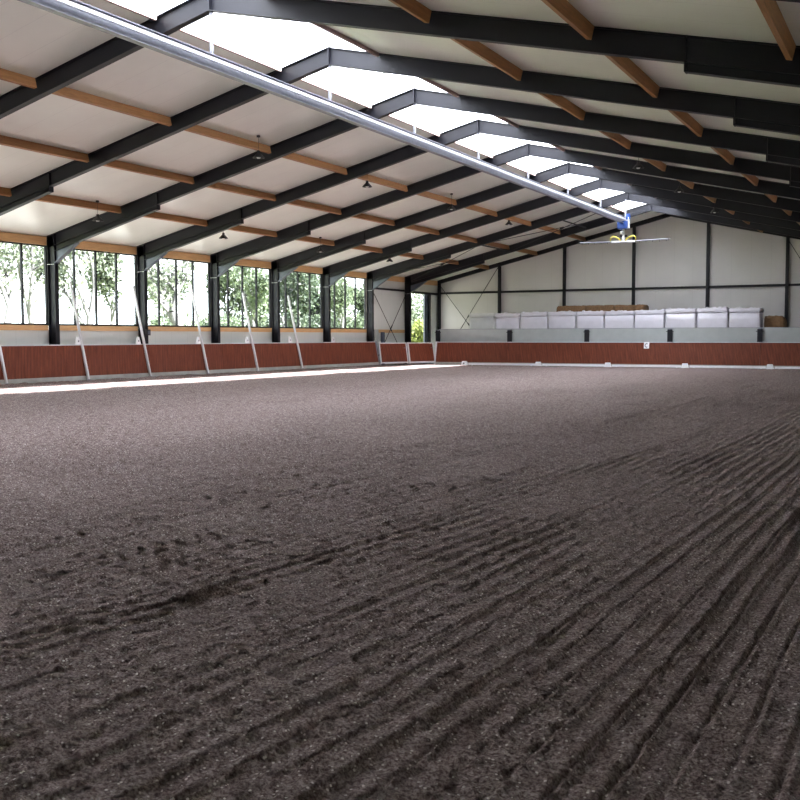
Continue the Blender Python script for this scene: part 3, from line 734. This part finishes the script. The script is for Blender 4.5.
def bush(label, x, y, w, hgt, leaf, nleaf, seed, ls=.14, group='bushes outside'):
    r = random.Random(seed); o = thing('bush', label, 'bush', (x, y, -.12), 0, group)
    tr = MB(); lobes = []
    for i in range(7):
        an = r.uniform(0, 6.28); q = Vector((math.cos(an) * w * .3, math.sin(an) * w * .3, hgt * r.uniform(.5, .85)))
        tr.tube([(0, 0, 0), (q.x * .4, q.y * .4, q.z * .5), q], .05, 5, .02); lobes.append((q, w * r.uniform(.22, .36)))
    tr.build('stems', M['bark'], o)
    lv = MB()
    for i in range(nleaf):
        q, R_ = r.choice(lobes); v = Vector((r.gauss(0, 1), r.gauss(0, 1), r.gauss(0, 1))).normalized() * R_ * r.uniform(.75, 1.05)
        c = q + Vector((v.x, v.y, v.z * hgt / w)); 
        if r.random() < .35: c = Vector((c.x, c.y, c.z * r.random()))
        c.z = max(.1, c.z)
        a1 = Vector((r.gauss(0, 1), r.gauss(0, 1), r.gauss(0, 1))).normalized(); a2 = a1.cross(Vector((r.gauss(0, 1), r.gauss(0, 1), r.gauss(0, 1)))).normalized(); s_ = ls * r.uniform(.6, 1.2)
        lv.add([c - a1 * s_, c - a2 * s_ * .5, c + a1 * s_, c + a2 * s_ * .5], [(0, 1, 2, 3)])
    me = bpy.data.meshes.new('foliage'); me.from_pydata(lv.v, [], lv.f); me.materials.append(leaf)
    f = bpy.data.objects.new('foliage', me); C.objects.link(f); f.parent = o
def out(pxl, s):            # ground spot seen at an image column, s metres left of the ridge line of sight
    d = Fv + R2 * ((pxl - 400) / 993.9); return (-s, d.y * s / -d.x)
sp = [  # column, distance, height, trunk radius, leaves, amount, spread, trunk share, lean
    (4, 46, 11, .30, 'leaf_pale', 1100, 1.0, .42, (.06, .10)),
    (41, 50, 12, .26, 'leaf_pale', 1100, 1.0, .45, (0, .02)),
    (86, 48, 13, .34, 'leaf_pale', 2000, .9, .40, (0, .03)),
    (112, 60, 13, .2, 'leaf_pale', 2600, 1.0, .4, (0, 0)),
    (189, 44, 11, .46, 'leaf_pale', 900, 1.1, .34, (0, 0)),
    (168, 66, 12, .2, 'leaf_mid', 1800, 1.0, .35, (0, 0)),
    (228, 62, 13, .22, 'leaf_mid', 3800, 1.0, .35, (.1, 0)),
    (255, 52, 13, .24, 'leaf_mid', 5200, 1.0, .33, (0, 0)),
    (285, 60, 13, .24, 'leaf_mid', 5600, 1.0, .33, (0, 0)),
    (303, 50, 13, .22, 'leaf_dark', 5600, 1.0, .33, (0, 0)),
    (322, 62, 14, .24, 'leaf_dark', 6000, 1.0, .33, (0, 0)),
    (342, 50, 13, .22, 'leaf_mid', 5600, 1.0, .33, (0, 0)),
    (360, 60, 13, .24, 'leaf_mid', 6000, 1.0, .33, (0, 0)),
    (410, 50, 9, .2, 'leaf_dark', 9000, 1.0, .22, (0, 0)),
    (424, 52, 10, .2, 'leaf_mid', 9000, 1.0, .22, (0, 0)),
]
tl = ['slim pale tree at the first window, leaning away', 'slender light tree behind the first window', 'tall pale leafy tree behind the second window', 'distant pale tree behind the second window',
      'thick forked pale tree behind the third window', 'distant sparse tree beside the forked one', 'green tree behind the fourth window, nearer its column', 'leafy green tree filling the fourth window',
      'green tree behind the column after the fourth window', 'dark green tree at the start of the fifth window', 'distant dark tree behind the fifth window', 'leafy green tree at the start of the last window',
      'leafy green tree at the end of the last window', 'dark green tree seen at the edge of the doorway', 'tall green tree seen through the open doorway']
for i, (c_, s_, h_, r0, lf_, nl, spd, low, ln) in enumerate(sp):
    x, y = out(c_, s_); tree('tree', tl[i], 'tree', x, y, h_, r0, M[lf_], nl, spd, low, ln, seed=i + 3, ls=.21 if s_ < 55 else .25)
bs = [(5, 75, 5, 2.6, 'leaf_mid'), (125, 62, 4, 2.6, 'leaf_mid'), (150, 66, 5, 3.0, 'leaf_mid'), (168, 55, 5, 3.6, 'leaf_mid'), (180, 58, 4, 3.2, 'leaf_pale'),
      (205, 60, 6, 3.6, 'leaf_mid'), (232, 70, 6, 4.0, 'leaf_mid'), (262, 66, 7, 4.4, 'leaf_dark'), (290, 70, 7, 4.6, 'leaf_mid'), (312, 58, 6, 4.2, 'leaf_dark'), (335, 60, 6, 4.2, 'leaf_mid'), (352, 56, 6, 4.5, 'leaf_mid'),
      (418, 42, 6.5, 6.5, 'leaf_dark'), (423, 50, 10, 9, 'leaf_mid'), (427, 36.5, 2.6, 3.0, 'leaf_lime'), (413, 38, 2.6, 3.0, 'leaf_mid')]
bl = ['low far bush behind the first window', 'low bush at the end of the second window', 'small bush at the start of the third window', 'rounded green bush before the forked tree', 'pale bush at the foot of the forked tree',
      'wide bush at the end of the third window', 'wide bush behind the fourth window, nearer its start', 'dark bush in the middle of the fourth window', 'wide green bush behind the column before the fifth window', 'dark bush in the fifth window', 'green bush at the start of the last window', 'green bush at the end of the last window',
      'big dark bush seen through the open doorway', 'tall broad bush rising behind the doorway shrubs', 'lime green shrub at the doorway, low in the opening', 'small green shrub beside the doorway column']
for i, (c_, s_, w_, h_, lf_) in enumerate(bs):
    x, y = out(c_, s_); bush(bl[i], x, y, w_, h_, M[lf_], 3800 if i > 4 else 1500, i + 40, ls=.2 if s_ > 45 else .15)

# ---------------------------------------------------------------- light
w = bpy.data.worlds.new('world'); bpy.context.scene.world = w; w.use_nodes = True; nt = w.node_tree; bg = nt.nodes['Background']
tc = N(nt, 'ShaderNodeTexCoord'); no = N(nt, 'ShaderNodeTexNoise', Scale=2.2, Detail=5); nt.links.new(tc.outputs['Generated'], no.inputs['Vector'])
cr = N(nt, 'ShaderNodeValToRGB'); cr.color_ramp.elements[0].position = .35; cr.color_ramp.elements[0].color = (.88, .94, 1.0, 1); cr.color_ramp.elements[1].position = .65; cr.color_ramp.elements[1].color = (1, 1, 1, 1)
nt.links.new(no.outputs[0], cr.inputs[0]); nt.links.new(cr.outputs[0], bg.inputs[0]); bg.inputs[1].default_value = 2.6
sd = bpy.data.lights.new('sun', 'SUN'); so = bpy.data.objects.new('sun', sd); C.objects.link(so)
sdir = Vector((-1, -.09, -.735)).normalized(); so.rotation_euler = sdir.to_track_quat('-Z', 'Y').to_euler(); so.location = (20, 20, 30)
sd.energy = 42; sd.angle = math.radians(1.2); sd.color = (1, .96, .9)
sc = bpy.context.scene
sc.view_settings.view_transform = 'Standard'; sc.view_settings.look = 'None'; sc.view_settings.gamma = 1; sc.view_settings.exposure = 1.35; sc.view_settings.use_curve_mapping = False
sc.cycles.max_bounces = 10; sc.cycles.diffuse_bounces = 6; sc.cycles.transparent_max_bounces = 16
sc.cycles.use_denoising = True
sc.cycles.sample_clamp_indirect = 10
